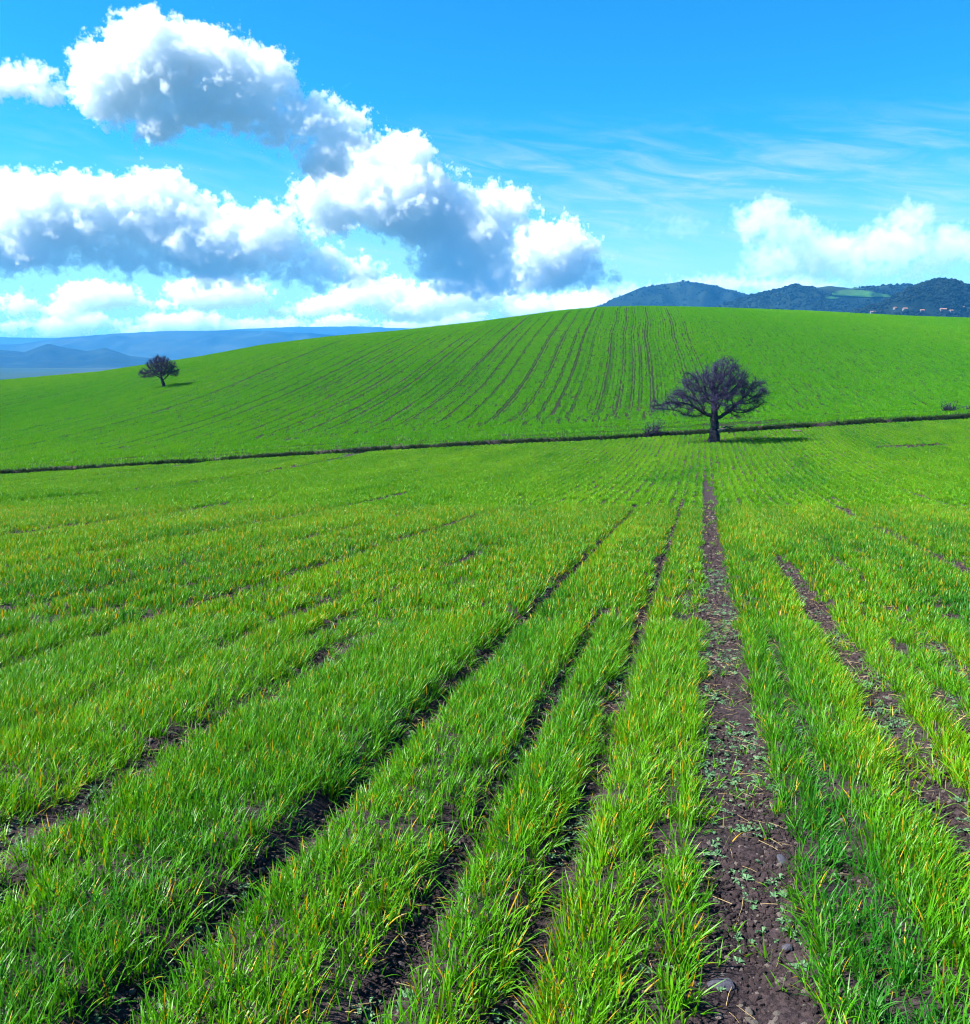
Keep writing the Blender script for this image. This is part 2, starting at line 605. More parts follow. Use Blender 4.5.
# ------------------------------------------------------------------ scattering
def tuft_mesh(name, n, rad, lmin, lmax, width, seed, m, droop=0.55, length=0.0, seg=4):
    """n leaves rooted over a patch; strip-shaped patch when length > 0"""
    rng = random.Random(seed)
    V, F, B, H = [], [], [], []
    for i in range(n):
        if length > 0:
            bx, by = rng.uniform(-rad, rad), rng.uniform(-length / 2, length / 2)
        else:
            a, r = rng.uniform(0, 6.283), rad * math.sqrt(rng.random())
            bx, by = r * math.cos(a), r * math.sin(a)
        L = rng.uniform(lmin, lmax)
        az = rng.uniform(0, 6.283)
        tilt = abs(rng.gauss(0.0, 0.36)) + 0.05
        curl = rng.uniform(0.15, 1.0) * droop * 2.0
        dx, dy = math.cos(az), math.sin(az)
        tw = rng.uniform(-0.9, 0.9)
        px_, py_, pz_ = bx, by, -0.01
        bt = rng.random()
        base = len(V)
        for j in range(seg + 1):
            f = j / seg
            ang = tilt + curl * f * f
            wd = width * rng.uniform(0.85, 1.15) * (0.75 + 0.5 * f if f < 0.5 else 1.0) * (1 - max(0, f - 0.45) / 0.55) ** 0.8 * 0.5
            ta = az + math.pi / 2 + tw * f
            sx, sy = math.cos(ta) * wd, math.sin(ta) * wd
            if j < seg:
                V += [(px_ - sx, py_ - sy, pz_), (px_ + sx, py_ + sy, pz_)]
                B += [bt, bt]
                H += [f, f]
            else:
                V.append((px_, py_, pz_))
                B.append(bt)
                H.append(1.0)
            st_ = L / seg
            px_ += dx * math.sin(ang) * st_
            py_ += dy * math.sin(ang) * st_
            pz_ += math.cos(ang) * st_
        for j in range(seg - 1):
            a0 = base + 2 * j
            F.append((a0, a0 + 1, a0 + 3, a0 + 2))
        F.append((base + 2 * seg - 2, base + 2 * seg - 1, base + 2 * seg))
    o = mesh_obj(name, V, F, m, link=False, smooth=True)
    for nm, arr in (('b', B), ('h', H)):
        at = o.data.attributes.new(nm, 'FLOAT', 'POINT')
        at.data.foreach_set('value', arr)
    return o


def instancer(name, P, rot, scl, idx, tint, protos):
    col = bpy.data.collections.new(name + '_kinds')
    for o in protos:
        col.objects.link(o)
    me = bpy.data.meshes.new(name)
    me.vertices.add(len(P))
    me.vertices.foreach_set('co', P.astype(np.float32).ravel())
    for nm, ty, arr, key in (('rot', 'FLOAT_VECTOR', rot, 'vector'), ('scl', 'FLOAT_VECTOR', scl, 'vector'), ('idx', 'INT', idx, 'value'), ('tint', 'FLOAT', tint, 'value')):
        at = me.attributes.new(nm, ty, 'POINT')
        at.data.foreach_set(key, np.ascontiguousarray(arr.astype(np.int32 if ty == 'INT' else np.float32)).ravel())
    me.materials.append(protos[0].data.materials[0])
    ob = bpy.data.objects.new(name, me)
    COL.objects.link(ob)
    g = bpy.data.node_groups.new(name, 'GeometryNodeTree')
    g.interface.new_socket('Geometry', in_out='INPUT', socket_type='NodeSocketGeometry')
    g.interface.new_socket('Geometry', in_out='OUTPUT', socket_type='NodeSocketGeometry')
    k = NT(g)
    gi, go = k.add('NodeGroupInput'), k.add('NodeGroupOutput')
    ci = k.add('GeometryNodeCollectionInfo')
    ci.inputs['Collection'].default_value = col
    ci.inputs['Separate Children'].default_value = True
    ci.inputs['Reset Children'].default_value = True
    ip = k.add('GeometryNodeInstanceOnPoints')

    def na(nm, ty):
        nd = k.add('GeometryNodeInputNamedAttribute', data_type=ty)
        nd.inputs['Name'].default_value = nm
        return nd.outputs['Attribute']
    k.l.new(gi.outputs[0], ip.inputs['Points'])
    k.l.new(ci.outputs[0], ip.inputs['Instance'])
    ip.inputs['Pick Instance'].default_value = True
    k.l.new(na('idx', 'INT'), ip.inputs['Instance Index'])
    er = k.add('FunctionNodeEulerToRotation')
    k.l.new(na('rot', 'FLOAT_VECTOR'), er.inputs[0])
    k.l.new(er.outputs[0], ip.inputs['Rotation'])
    k.l.new(na('scl', 'FLOAT_VECTOR'), ip.inputs['Scale'])
    k.l.new(ip.outputs[0], go.inputs[0])
    md = ob.modifiers.new(name, 'NODES')
    md.node_group = g
    return ob


RNG = np.random.default_rng(7)


def near_points(y0, y1, dens, row=0.135, jit=0.035):
    """random points of the near field in the wedge the picture sees, gathered on the drill rows"""
    smax = 0.60
    n = int(dens * (smax * (y1 ** 2 - y0 ** 2) + 2 * 2.6 * (y1 - y0)))
    Y = np.sqrt(RNG.random(int(n * 1.0)) * ((y1 + 2) ** 2 - (y0 + 2) ** 2) + (y0 + 2) ** 2) - 2
    X = (RNG.random(len(Y)) * 2 - 1) * (smax * Y + 2.6)
    s, t = st(X, Y)
    s2 = np.round(s / row) * row + RNG.normal(0, jit, len(s))
    k_ = RNG.random(len(s)) < 0.78
    s = np.where(k_, s2, s)
    return s * RY + t * RX, t * RY - s * RX


def tint_field(X, Y):
    s, t = st(X, Y)
    f = 0.50 + 1.0 * (fbm(s * 0.55, t * 0.10, 201, 4) - 0.5) + 0.7 * (fbm(s * 2.4, t * 0.35, 205, 3) - 0.5)
    smain = FUR[0][0]
    f = f - 0.42 * np.exp(-((s - smain - 0.48) / 0.22) ** 2) * sstep(22, 8, t)      # darker, bluer leaves right of the bare track
    f = f + 0.20 * np.exp(-((s - smain - 0.95) / 0.35) ** 2)
    f = f + 0.04 * sstep(10, 26, t) + 0.05 * sstep(-1.0, -4.0, s)
    return np.clip(f + RNG.normal(0, 0.10, len(s)), 0, 1)


def wheat(name, y0, y1, dens, protos, sc, label, row=0.135, lift=0.0):
    X, Y = near_points(y0, y1, dens, row)
    bare, dep, lean = furrows(X, Y)
    z, w = terrain(X, Y)
    sc_ = scar(X, Y)
    clump = (0.55 - 0.10 * (y0 > 20)) * sstep(0.42, 0.34, fbm(X * 3.2, Y * 3.2, 300, 3))
    keep = (RNG.random(len(X)) > np.clip(bare * 1.05 + clump, 0, 0.982)) & (w < 0.15) & (RNG.random(len(X)) > sc_ * 0.95) & (Y < 200)
    X, Y, bare, dep, lean, z, w = (a[keep] for a in (X, Y, bare, dep, lean, z, w))
    n = len(X)
    z = z - dep + lift
    ln = np.clip(lean, -1, 1) * RNG.uniform(0.05, 0.55, n)
    # lean across the rows: rotate about the row direction
    rz = RNG.uniform(0, 6.283, n)
    # Euler XYZ with z spin applied last would turn the lean, so express lean in the spun frame
    ax, ay = ln * RY, -ln * RX                     # direction of lean in plan
    lx = np.cos(-rz) * ax - np.sin(-rz) * ay
    ly = np.sin(-rz) * ax + np.cos(-rz) * ay
    rot = np.stack([-ly + RNG.normal(0, 0.08, n), lx + RNG.normal(0, 0.08, n), rz], 1)
    hgt = sc * RNG.uniform(0.75, 1.2, n) * (0.62 + 0.76 * fbm(X * 1.6, Y * 1.6, 310, 3)) * (1 - 0.35 * bare)
    edge_boost = 1.0 + 0.12 * np.abs(lean)
    scl = np.stack([sc * RNG.uniform(0.85, 1.15, n), sc * RNG.uniform(0.85, 1.15, n), hgt * edge_boost], 1)
    o = instancer(name, np.stack([X, Y, z], 1), rot, scl, RNG.integers(0, len(protos), n), tint_field(X, Y), protos)
    tag(o, label, 'wheat', kind='stuff')
    return n


NT_ = 0
NT_ += wheat('near_wheat', 1.2, 9.5, 680, [tuft_mesh('tuft_a%d' % i, 7, 0.030, 0.06, 0.18, 0.0062, 10 + i, M_BLADE, 0.75, seg=5) for i in range(12)], 1.0,
             'young green wheat with yellow tips in rows in the foreground')
NT_ += wheat('middle_wheat', 9.2, 27.0, 210, [tuft_mesh('tuft_b%d' % i, 10, 0.050, 0.075, 0.165, 0.0095, 40 + i, M_BLADE, seg=4) for i in range(10)], 1.0,
             'young green wheat in rows halfway to the bare tree', 0.135)
NT_ += wheat('far_wheat', 26.4, 75.0, 62, [tuft_mesh('tuft_c%d' % i, 18, 0.075, 0.07, 0.16, 0.016, 70 + i, M_BLADE_FAR, seg=3) for i in range(10)], 1.0,
             'pale green wheat around the bare tree down to the ditch', 0.36)


def hill_wheat():
    protos = [tuft_mesh('strip_%d' % i, 120, 0.185, 0.13, 0.24, 0.028, 100 + i, M_BLADE_HILL, length=2.2, seg=3) for i in range(8)]
    # lanes up the slope
    li, t = np.meshgrid(np.arange(-560, 560), np.arange(50, 260, 1.5))
    li, t = li.ravel(), t.ravel() + RNG.uniform(-0.7, 0.7, li.size)
    s = (li + 0.5) * LANE + RNG.normal(0, 0.03, li.size)
    X, Y = s * HRY + t * HRX, t * HRY - s * HRX
    ok = (Y > 45) & (np.abs(X) < 0.60 * Y + 4)
    li, t, s, X, Y = (a[ok] for a in (li, t, s, X, Y))
    z, w = terrain(X, Y)
    s = s - 0.030 * np.maximum(0, 14 - w) ** 2 - 0.9 * (fbm(t * 0.03, s * 0.02, 61, 2) - 0.5)
    X, Y = s * HRY + t * HRX, t * HRY - s * HRX
    left = 0.45 + 0.55 * sstep(14, 2, s)
    b, shade_streak = hill_lane(li.astype(float), t, left)
    z, w = terrain(X, Y)
    keep = (w > 6.8 + 1.6 * (fbm(X * 0.15, Y * 0.15, 405, 2) - 0.5)) & (b < 0.97) & (Y < crest_y(X / Y) + 25)
    X, Y, b, shade_streak = X[keep], Y[keep], b[keep], shade_streak[keep]
    ang = np.full(len(X), -math.atan2(HRX, HRY))
    # headland lanes along the ditch
    xs, ws = np.meshgrid(np.arange(-60, 70, 1.5), np.arange(1.45, 8.0, LANE))
    xs, ws = xs.ravel() + RNG.uniform(-0.5, 0.5, xs.size), ws.ravel()
    yy = ditch_y(0.0) + ws
    for _ in range(6):
        yy = ditch_y(xs / yy) + ws
    hb = np.clip(2.6 * (fbm(xs * 0.06, np.round(ws / LANE) * 5.1, 17, 3) - 0.42), 0, 0.9)
    hb = np.where(ws < 2.2, np.maximum(hb, 1.6 * (fbm(xs * 0.25, ws, 19, 3) - 0.35)), hb)
    hk = (RNG.random(len(xs)) > hb * 0.6) & (np.abs(xs) < 0.6 * yy + 4)
    X, Y, b = np.concatenate([X, xs[hk]]), np.concatenate([Y, yy[hk]]), np.concatenate([b, np.clip(hb[hk], 0, 1)])
    ang = np.concatenate([ang, np.full(int(hk.sum()), -math.pi / 2 + 0.28)])
    shade_streak = np.concatenate([shade_streak, 0.6 * np.clip(hb[hk], 0, 1)])
    z, w = terrain(X, Y)
    n = len(X)
    e = 0.6
    zx = (terrain(X + e, Y)[0] - terrain(X - e, Y)[0]) / (2 * e)
    zy = (terrain(X, Y + e)[0] - terrain(X, Y - e)[0]) / (2 * e)
    along = zx * -np.sin(ang) + zy * np.cos(ang)
    rot = np.stack([np.arctan(along), np.zeros(n), ang + RNG.normal(0, 0.03, n)], 1)
    wd = (1.0 - 0.8 * b) * RNG.uniform(0.9, 1.1, n)
    scl = np.stack([wd, RNG.uniform(0.9, 1.15, n), (1.0 - 0.4 * b) * (1.0 - 0.45 * shade_streak) * RNG.uniform(0.8, 1.2, n) * (0.8 + 0.4 * fbm(X * 0.1, Y * 0.1, 402, 3))], 1)
    tint = np.clip(0.60 + 0.85 * (fbm(X * 0.03, Y * 0.02, 403, 4) - 0.5) - 0.55 * shade_streak + RNG.normal(0, 0.08, n), 0, 1)  # darker, cooler lanes: shaded row lines painted into the leaf colour
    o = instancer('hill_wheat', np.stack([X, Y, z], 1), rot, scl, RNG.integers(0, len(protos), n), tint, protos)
    tag(o, 'deep green wheat in dark striped rows on the hillside beyond the ditch', 'wheat', kind='stuff')
    return n


NT_ += hill_wheat()
print('INSTANCES', NT_)


# ------------------------------------------------------------------ soil crumbs, stones, weeds
def lump_mesh(name, seed, m, sub=1, flat=0.7, rough=0.35, link=False):
    import bmesh
    bm = bmesh.new()
    bmesh.ops.create_icosphere(bm, subdivisions=sub, radius=0.5)
    off = Vector((seed * 3.7, seed * 1.3, seed * 9.1))
    for v in bm.verts:
        n = mnoise.noise(v.co * 2.1 + off) + 0.5 * mnoise.noise(v.co * 5.0 + off)
        v.co *= 1 + rough * n
        v.co.z *= flat
    me = bpy.data.meshes.new(name)
    bm.to_mesh(me)
    bm.free()
    me.materials.append(m)
    o = bpy.data.objects.new(name, me)
    if link:
        COL.objects.link(o)
    return o


def surf(X, Y):
    z, w = terrain(X, Y)
    bare, dep, lean = furrows(X, Y)
    return z - dep, bare, lean


def clods():
    XX, YY = [], []
    for (s0, hw, dep, bare, t0, t1, pat) in FUR:
        ta, tb = max(2.0, t0), min(t1, 30.0)
        if tb <= ta:
            continue
        # thinner with distance
        n_ = int(30000 * hw / 0.2 * math.log(tb / ta))
        t = ta * (tb / ta) ** RNG.random(n_)
        s = s0 + RNG.uniform(-1.35, 1.35, n_) * hw
        XX.append(s * RY + t * RX)
        YY.append(t * RY - s * RX)
    X, Y = np.concatenate(XX), np.concatenate(YY)
    z, bare, _ = surf(X, Y)
    keep = (RNG.random(len(Y)) < bare ** 1.3) & (np.abs(X) < 0.6 * Y + 1.5)
    X, Y, z = X[keep], Y[keep], z[keep]
    n = len(X)
    size = np.clip(0.0072 * np.exp(RNG.normal(0, 0.80, n)), 0.0035, 0.034) * (0.75 + 0.07 * Y)
    rot = RNG.uniform(0, 6.283, (n, 3)) * np.array([0.12, 0.12, 1.0])
    scl = size[:, None] * RNG.uniform(0.75, 1.35, (n, 3))
    zz = z + 0.05 * (fbm(X * 9, Y * 9, 4, 3) - 0.5) * 0.6 + size * 0.1
    protos = [lump_mesh('crumb_%d' % i, i + 1, M_CLOD, 1, 0.75, 0.55) for i in range(7)]
    o = instancer('soil_clods', np.stack([X, Y, zz], 1), rot, scl, RNG.integers(0, 7, n), RNG.random(n), protos)
    tag(o, 'crumbly purple brown soil clods lying in the bare furrows', 'soil', kind='stuff')
    print('CLODS', n)


clods()


def mat_simple(name, c1, c2, scale, rough=0.85, bstr=0.5, bdist=0.02, spec=0.25):
    m, k = new_mat(name)
    P = objpos(k)
    c = k.mix(k.ramp(k.noise(P, scale, 5, 0.6), 0.35, 0.68), c1, c2)
    finish(k, principled(k, c, rough, spec, bump(k, k.noise(P, scale * 2.3, 5, 0.65), bstr, bdist)))
    return m


M_STONE_D = mat_simple('dark_stone', (0.030, 0.030, 0.045), (0.080, 0.080, 0.105), 30.0)
M_STONE_P = mat_simple('pale_stone', (0.055, 0.046, 0.040), (0.115, 0.100, 0.088), 30.0)
M_STRAW = mat_simple('straw', (0.30, 0.21, 0.09), (0.48, 0.38, 0.19), 40.0)
M_BARK = mat_simple('bark', (0.008, 0.007, 0.013), (0.032, 0.026, 0.042), 3.0, 0.9, 0.8, 0.05)
M_TWIG = mat_simple('twig', (0.014, 0.010, 0.040), (0.034, 0.024, 0.078), 2.0, 0.75, 0.0, 0.01)
M_WOODPALE = mat_simple('weathered_wood', (0.10, 0.09, 0.08), (0.20, 0.185, 0.165), 6.0)
M_WEED = mat_simple('weed', (0.040, 0.110, 0.045), (0.105, 0.190, 0.085), 20.0, 0.6)

for i, (px, py, size, m, flat, lab, nm) in enumerate((
        (722, 974, (0.105, 0.070, 0.050), M_STONE_D, 0.6, 'dark slate grey stone, the biggest one in the bare track', 'field_stone'),
        (750, 998, (0.050, 0.034, 0.040), M_STONE_P, 0.6, 'small tan stone just below the dark slate grey stone', 'field_stone'),
        (753, 1006, (0.058, 0.038, 0.030), M_STONE_P, 0.5, 'oval greyish stone near the bottom edge in the bare track', 'field_stone'),
        (778, 1000, (0.040, 0.034, 0.030), M_STONE_P, 0.6, 'small white pebble at the right side of the bare track', 'pebble'),
        (716, 890, (0.036, 0.032, 0.026), M_STONE_P, 0.6, 'round pale pebble on the left edge of the bare track', 'pebble'),
        (788, 938, (0.050, 0.040, 0.045), M_STONE_D, 0.7, 'small dark stone against the grass right of the bare track', 'field_stone'),
        (782, 852, (0.080, 0.050, 0.035), M_STONE_D, 0.6, 'flat dark blue stone, the farthest stone up the bare track', 'field_stone'))):
    x_, y_ = plane_pt(px, py)
    x_, y_, _ = ground_hit(px, py, 2.0, 8.0)
    z_ = float(surf(np.array([x_]), np.array([y_]))[0][0])
    o = lump_mesh(nm, 40 + i, m, 3, flat, 0.28, True)
    o.scale = tuple(a * 0.9 for a in size)
    o.rotation_euler = (0.1, -0.1, i * 1.3)
    o.location = (x_, y_, z_ + size[2] * 0.30)
    tag(o, lab, 'stone', 'stones in the bare track')


def weeds():
    protos = []
    for i in range(5):
        rng = random.Random(500 + i)
        V, F = [], []
        for j in range(rng.randint(5, 8)):
            a, L, up = rng.uniform(0, 6.283), rng.uniform(0.015, 0.040), rng.uniform(0.1, 0.9)
            dx, dy = math.cos(a), math.sin(a)
            wx, wy = -dy * L * 0.24, dx * L * 0.24
            b0 = len(V)
            V += [(0, 0, 0), (dx * L * 0.55 + wx, dy * L * 0.55 + wy, L * 0.5 * up + 0.004), (dx * L, dy * L, L * 0.6 * up), (dx * L * 0.55 - wx, dy * L * 0.55 - wy, L * 0.5 * up + 0.004)]
            F += [(b0, b0 + 1, b0 + 2, b0 + 3)]
        protos.append(mesh_obj('seedling_%d' % i, V, F, M_WEED, link=False))
    Y = np.sqrt(RNG.random(60000) * (14 ** 2 - 4.0) + 4.0)
    X = (RNG.random(len(Y)) * 2 - 1) * (0.60 * Y + 1)
    z, bare, _ = surf(X, Y)
    cl = fbm(X * 2.2, Y * 2.2, 611, 3)
    keep = RNG.random(len(Y)) < sstep(0.3, 0.9, bare) * sstep(0.44, 0.66, cl) * 0.75
    X, Y, z = X[keep], Y[keep], z[keep]
    n = len(X)
    o = instancer('weed_seedlings', np.stack([X, Y, z + 0.008], 1), RNG.uniform(0, 6.283, (n, 3)) * np.array([0.04, 0.04, 1]), RNG.uniform(0.5, 1.2, (n, 1)) * np.ones((1, 3)),
                  RNG.integers(0, 5, n), RNG.random(n), protos)
    tag(o, 'tiny grey green weed seedlings on the bare soil', 'weeds', kind='stuff')
    # dry straw bits
    st_p = []
    for i in range(4):
        rng = random.Random(700 + i)
        V = [(-0.5, -0.012, 0), (-0.5, 0.012, 0), (-0.5, 0, 0.02), (0.0, 0.05 - 0.012, 0.03), (0.0, 0.05 + 0.012, 0.03), (0.0, 0.05, 0.05), (0.5, -0.008, 0.0), (0.5, 0.008, 0.0), (0.5, 0, 0.012)]
        F = [(0, 1, 4, 3), (1, 2, 5, 4), (2, 0, 3, 5), (3, 4, 7, 6), (4, 5, 8, 7), (5, 3, 6, 8)]
        st_p.append(mesh_obj('straw_%d' % i, V, F, M_STRAW, link=False))
    Y = np.sqrt(RNG.random(9000) * (12 ** 2 - 4.0) + 4.0)
    X = (RNG.random(len(Y)) * 2 - 1) * (0.60 * Y + 1)
    z, bare, _ = surf(X, Y)
    keep = RNG.random(len(Y)) < sstep(0.15, 0.7, bare) * 0.75
    X, Y, z = X[keep], Y[keep], z[keep]
    n = len(X)
    o = instancer('dry_straw', np.stack([X, Y, z + 0.018], 1), RNG.normal(0, 1, (n, 3)) * np.array([0.15, 0.25, 3.0]), RNG.uniform(0.05, 0.14, (n, 1)) * np.array([[1, 0.75, 0.75]]),
                  RNG.integers(0, 4, n), RNG.random(n), st_p)
    tag(o, 'scattered bits of dry yellow straw on the bare soil', 'straw', kind='stuff')


weeds()


# ------------------------------------------------------------------ bare trees
def colonize(att, nodes, parents, step, infl, kill, iters):
    att = np.array(att)
    nodes, parents = [np.array(n, float) for n in nodes], list(parents)
    near = np.full(len(att), 1e9)
    who = np.zeros(len(att), int)
    done = 0
    for it in range(iters):
        for i in range(done, len(nodes)):
            d = np.linalg.norm(att - nodes[i], axis=1)
            c = d < near
            near[c], who[c] = d[c], i
        done = len(nodes)
        live = near > kill
        att, near, who = att[live], near[live], who[live]
        if not len(att):
            break
        act = near < infl
        if not act.any():
            break
        dirs = {}
        for a, w_ in zip(att[act], who[act]):
            v = a - nodes[w_]
            dirs.setdefault(int(w_), []).append(v / (np.linalg.norm(v) + 1e-9))
        added = False
        for w_, vv in dirs.items():
            d = np.sum(vv, 0) + RNG.normal(0, 0.22, 3) * math.sqrt(len(vv))
            if parents[w_] >= 0:
                pd = nodes[w_] - nodes[parents[w_]]
                d = d / (np.linalg.norm(d) + 1e-9) + 0.35 * pd / (np.linalg.norm(pd) + 1e-9)
            d = d / (np.linalg.norm(d) + 1e-9)
            p = nodes[w_] + d * step
            if min(np.linalg.norm(p - nodes[c]) for c in ([w_] + [j for j in range(max(0, len(nodes) - 40), len(nodes))])) < step * 0.25:
                continue
            nodes.append(p)
            parents.append(w_)
            added = True
        if not added:
            break
    return np.array(nodes), parents


def tube(V, F, pts, rad, sides, knots=0.0):
    base = len(V)
    up = np.array([0.3, 0.2, 1.0])
    for i, p in enumerate(pts):
        d = pts[min(i + 1, len(pts) - 1)] - pts[max(i - 1, 0)]
        d = d / (np.linalg.norm(d) + 1e-9)
        a = np.cross(d, up if abs(d[2]) < 0.95 else np.array([1.0, 0, 0]))
        a /= np.linalg.norm(a) + 1e-9
        b = np.cross(d, a)
        for s_ in range(sides):
            t = 6.28318 * s_ / sides
            r = rad[i] * (1 + knots * mnoise.noise(Vector(p) * 3.0 + Vector((math.cos(t), math.sin(t), 0)) * 1.1))
            V.append(tuple(p + (a * math.cos(t) + b * math.sin(t)) * r))
    for i in range(len(pts) - 1):
        for s_ in range(sides):
            s2 = (s_ + 1) % sides
            F.append((base + i * sides + s_, base + i * sides + s2, base + (i + 1) * sides + s2, base + (i + 1) * sides + s_))
    V.append(tuple(pts[-1]))
    for s_ in range(sides):
        F.append((base + (len(pts) - 1) * sides + s_, base + (len(pts) - 1) * sides + (s_ + 1) % sides, len(V) - 1))


def bare_tree(name, loc, size, lobes, trunk_pts, trunk_r, natt, ntwig, seed, twig_len, label, extra=None):
    """lobes: crown ellipsoids (x, y, z, rx, ry, rz) in metres of a size-1 tree"""
    global RNG
    keepr = RNG
    RNG = np.random.default_rng(seed)
    att = []
    vol = np.array([l[3] * l[4] * l[5] for l in lobes]) ** 0.85
    for l, f in zip(lobes, vol / vol.sum()):
        v = RNG.normal(0, 1, (int(natt * f) + 1, 3))
        v /= np.linalg.norm(v, axis=1)[:, None]
        v *= RNG.random((len(v), 1)) ** (1 / 2.3)
        att.append(np.array(l[:3]) + v * np.array(l[3:]))
    att = np.vstack(att)
    nodes, par = colonize(att, trunk_pts, [-1] + list(range(len(trunk_pts) - 1)), 0.16, 3.2, 0.34, 70)
    n = len(nodes)
    kids = [[] for _ in range(n)]
    for i in range(1, n):
        kids[par[i]].append(i)
    tips = np.zeros(n)
    for i in range(n - 1, -1, -1):
        tips[i] = 1 if not kids[i] else sum(tips[c] for c in kids[i])
    rad = 0.015 * tips ** 0.46
    nt = len(trunk_pts)
    rad *= 1.0
    k_lim = trunk_r * 0.78 / rad[nt - 1]
    rad = np.where(tips > 3, rad * (1 + (k_lim - 1) * np.clip(np.log(tips / 3) / np.log(tips[nt - 1] / 3), 0, 1)), rad)
    root = empty(name, loc)
    root.scale = (size,) * 3
    # trunk with flare
    tp = [np.array(trunk_pts[0]) + np.array([0, 0, -0.25])] + [np.array(p) for p in trunk_pts]
    hs = np.linspace(0, 1, len(tp))
    tr = [trunk_r * (1.25 - 0.42 * h if h > 0.15 else 1.38) for h in hs]
    V, F = [], []
    tube(V, F, np.array(tp), tr, 14, 0.22)
    mesh_obj('trunk', V, F, M_BARK, root, True)
    # limbs: chains collected by the main limb that carries them
    limb_of = -np.ones(n, int)
    main = []
    for i in range(nt, n):
        p = par[i]
        if p < nt:
            limb_of[i] = len(main)
            main.append(i)
        else:
            limb_of[i] = limb_of[p]
    # big limbs become branches; the tiny ones go with the nearest big one
    cnt = np.array([tips[m_] for m_ in main])
    big = [j for j in range(len(main)) if cnt[j] > 0.02 * cnt.sum()]
    meshes = {j: ([], []) for j in big}

    def grp(l):
        return l if l in meshes else min(big, key=lambda b: np.linalg.norm(nodes[main[b]] - nodes[main[l]]))
    todo = [(m_, par[m_]) for m_ in main]
    while todo:
        i, p = todo.pop()
        ch, rr = [nodes[p], nodes[i]], [min(rad[i] * 1.1, rad[p]), rad[i]]
        lead = i
        while kids[i]:
            ks = sorted(kids[i], key=lambda c: -tips[c])
            for c in ks[1:]:
                todo.append((c, i))
            i = ks[0]
            ch.append(nodes[i])
            rr.append(rad[i])
        rr[-1] *= 0.5
        V, F = meshes[grp(limb_of[lead])]
        ch = np.array(ch)
        ch[1:-1] += RNG.normal(0, 0.016, ch[1:-1].shape)
        tube(V, F, ch, rr, 8 if rr[0] > 0.08 else (5 if rr[0] > 0.03 else 3), 0.15 if rr[0] > 0.06 else 0)
    for j in big:
        mesh_obj('branch', meshes[j][0], meshes[j][1], M_BARK, root, True)
    # twigs
    V, F = [], []
    outer = np.where((tips <= 4) & (np.arange(n) >= nt))[0]
    cen = att.mean(0)
    for t_ in range(ntwig):
        i = int(outer[RNG.integers(len(outer))])
        p0 = nodes[i] + (nodes[par[i]] - nodes[i]) * RNG.random()
        out = nodes[i] - nodes[par[i]]
        out = out / (np.linalg.norm(out) + 1e-9)
        d = out * 0.7 + RNG.normal(0, 0.62, 3) + np.array([0, 0, 0.12]) + 0.15 * (p0 - cen) / (np.linalg.norm(p0 - cen) + 1e-9)
        d /= np.linalg.norm(d)
        L = twig_len * RNG.uniform(0.4, 1.3)
        bend = RNG.normal(0, 0.25, 3)
        pts = np.array([p0, p0 + d * L * 0.5, p0 + (d + bend * 0.5) / np.linalg.norm(d + bend * 0.5) * L])
        r = RNG.uniform(0.0055, 0.0100)
        tube(V, F, pts, [r, r * 0.75, r * 0.35], 3)
        if RNG.random() < 0.6:
            d2 = d * 0.5 + RNG.normal(0, 0.6, 3)
            d2 /= np.linalg.norm(d2)
            tube(V, F, np.array([pts[1], pts[1] + d2 * L * 0.5]), [r * 0.7, r * 0.3], 3)
    tag(mesh_obj('crown', V, F, M_TWIG, root), kind='stuff')
    if extra:
        extra(root)
    tag(root, label, 'tree')
    RNG = keepr
    print('TREE', name, n, 'limbs', len(big), 'tris', len(F))
    return root


bx, by, bz = ground_hit(714, 442.5, 20, 90)
print('TREE AT', bx, by, bz)
BT = by / 62.0


def broken_stub(root):
    V, F = [], []
    tube(V, F, np.array([(0.15, -0.3, 0.85), (0.48, -0.42, 0.98), (0.62, -0.45, 0.96)]), [0.10, 0.09, 0.07], 7, 0.3)
    mesh_obj('broken_limb', V, F, M_WOODPALE, root, True)['label'] = 'pale broken limb stub on the trunk'
    V, F = [], []
    tube(V, F, np.array([(0.1, -0.2, 0.85), (0.75, -0.3, 1.14), (1.05, -0.35, 1.02), (1.25, -0.35, 0.88)]), [0.07, 0.06, 0.05, 0.02], 6, 0.3)
    tube(V, F, np.array([(0.85, -0.32, 1.10), (1.1, -0.3, 1.16), (1.3, -0.3, 1.10)]), [0.035, 0.03, 0.01], 5, 0.2)
    mesh_obj('branch', V, F, M_BARK, root, True)


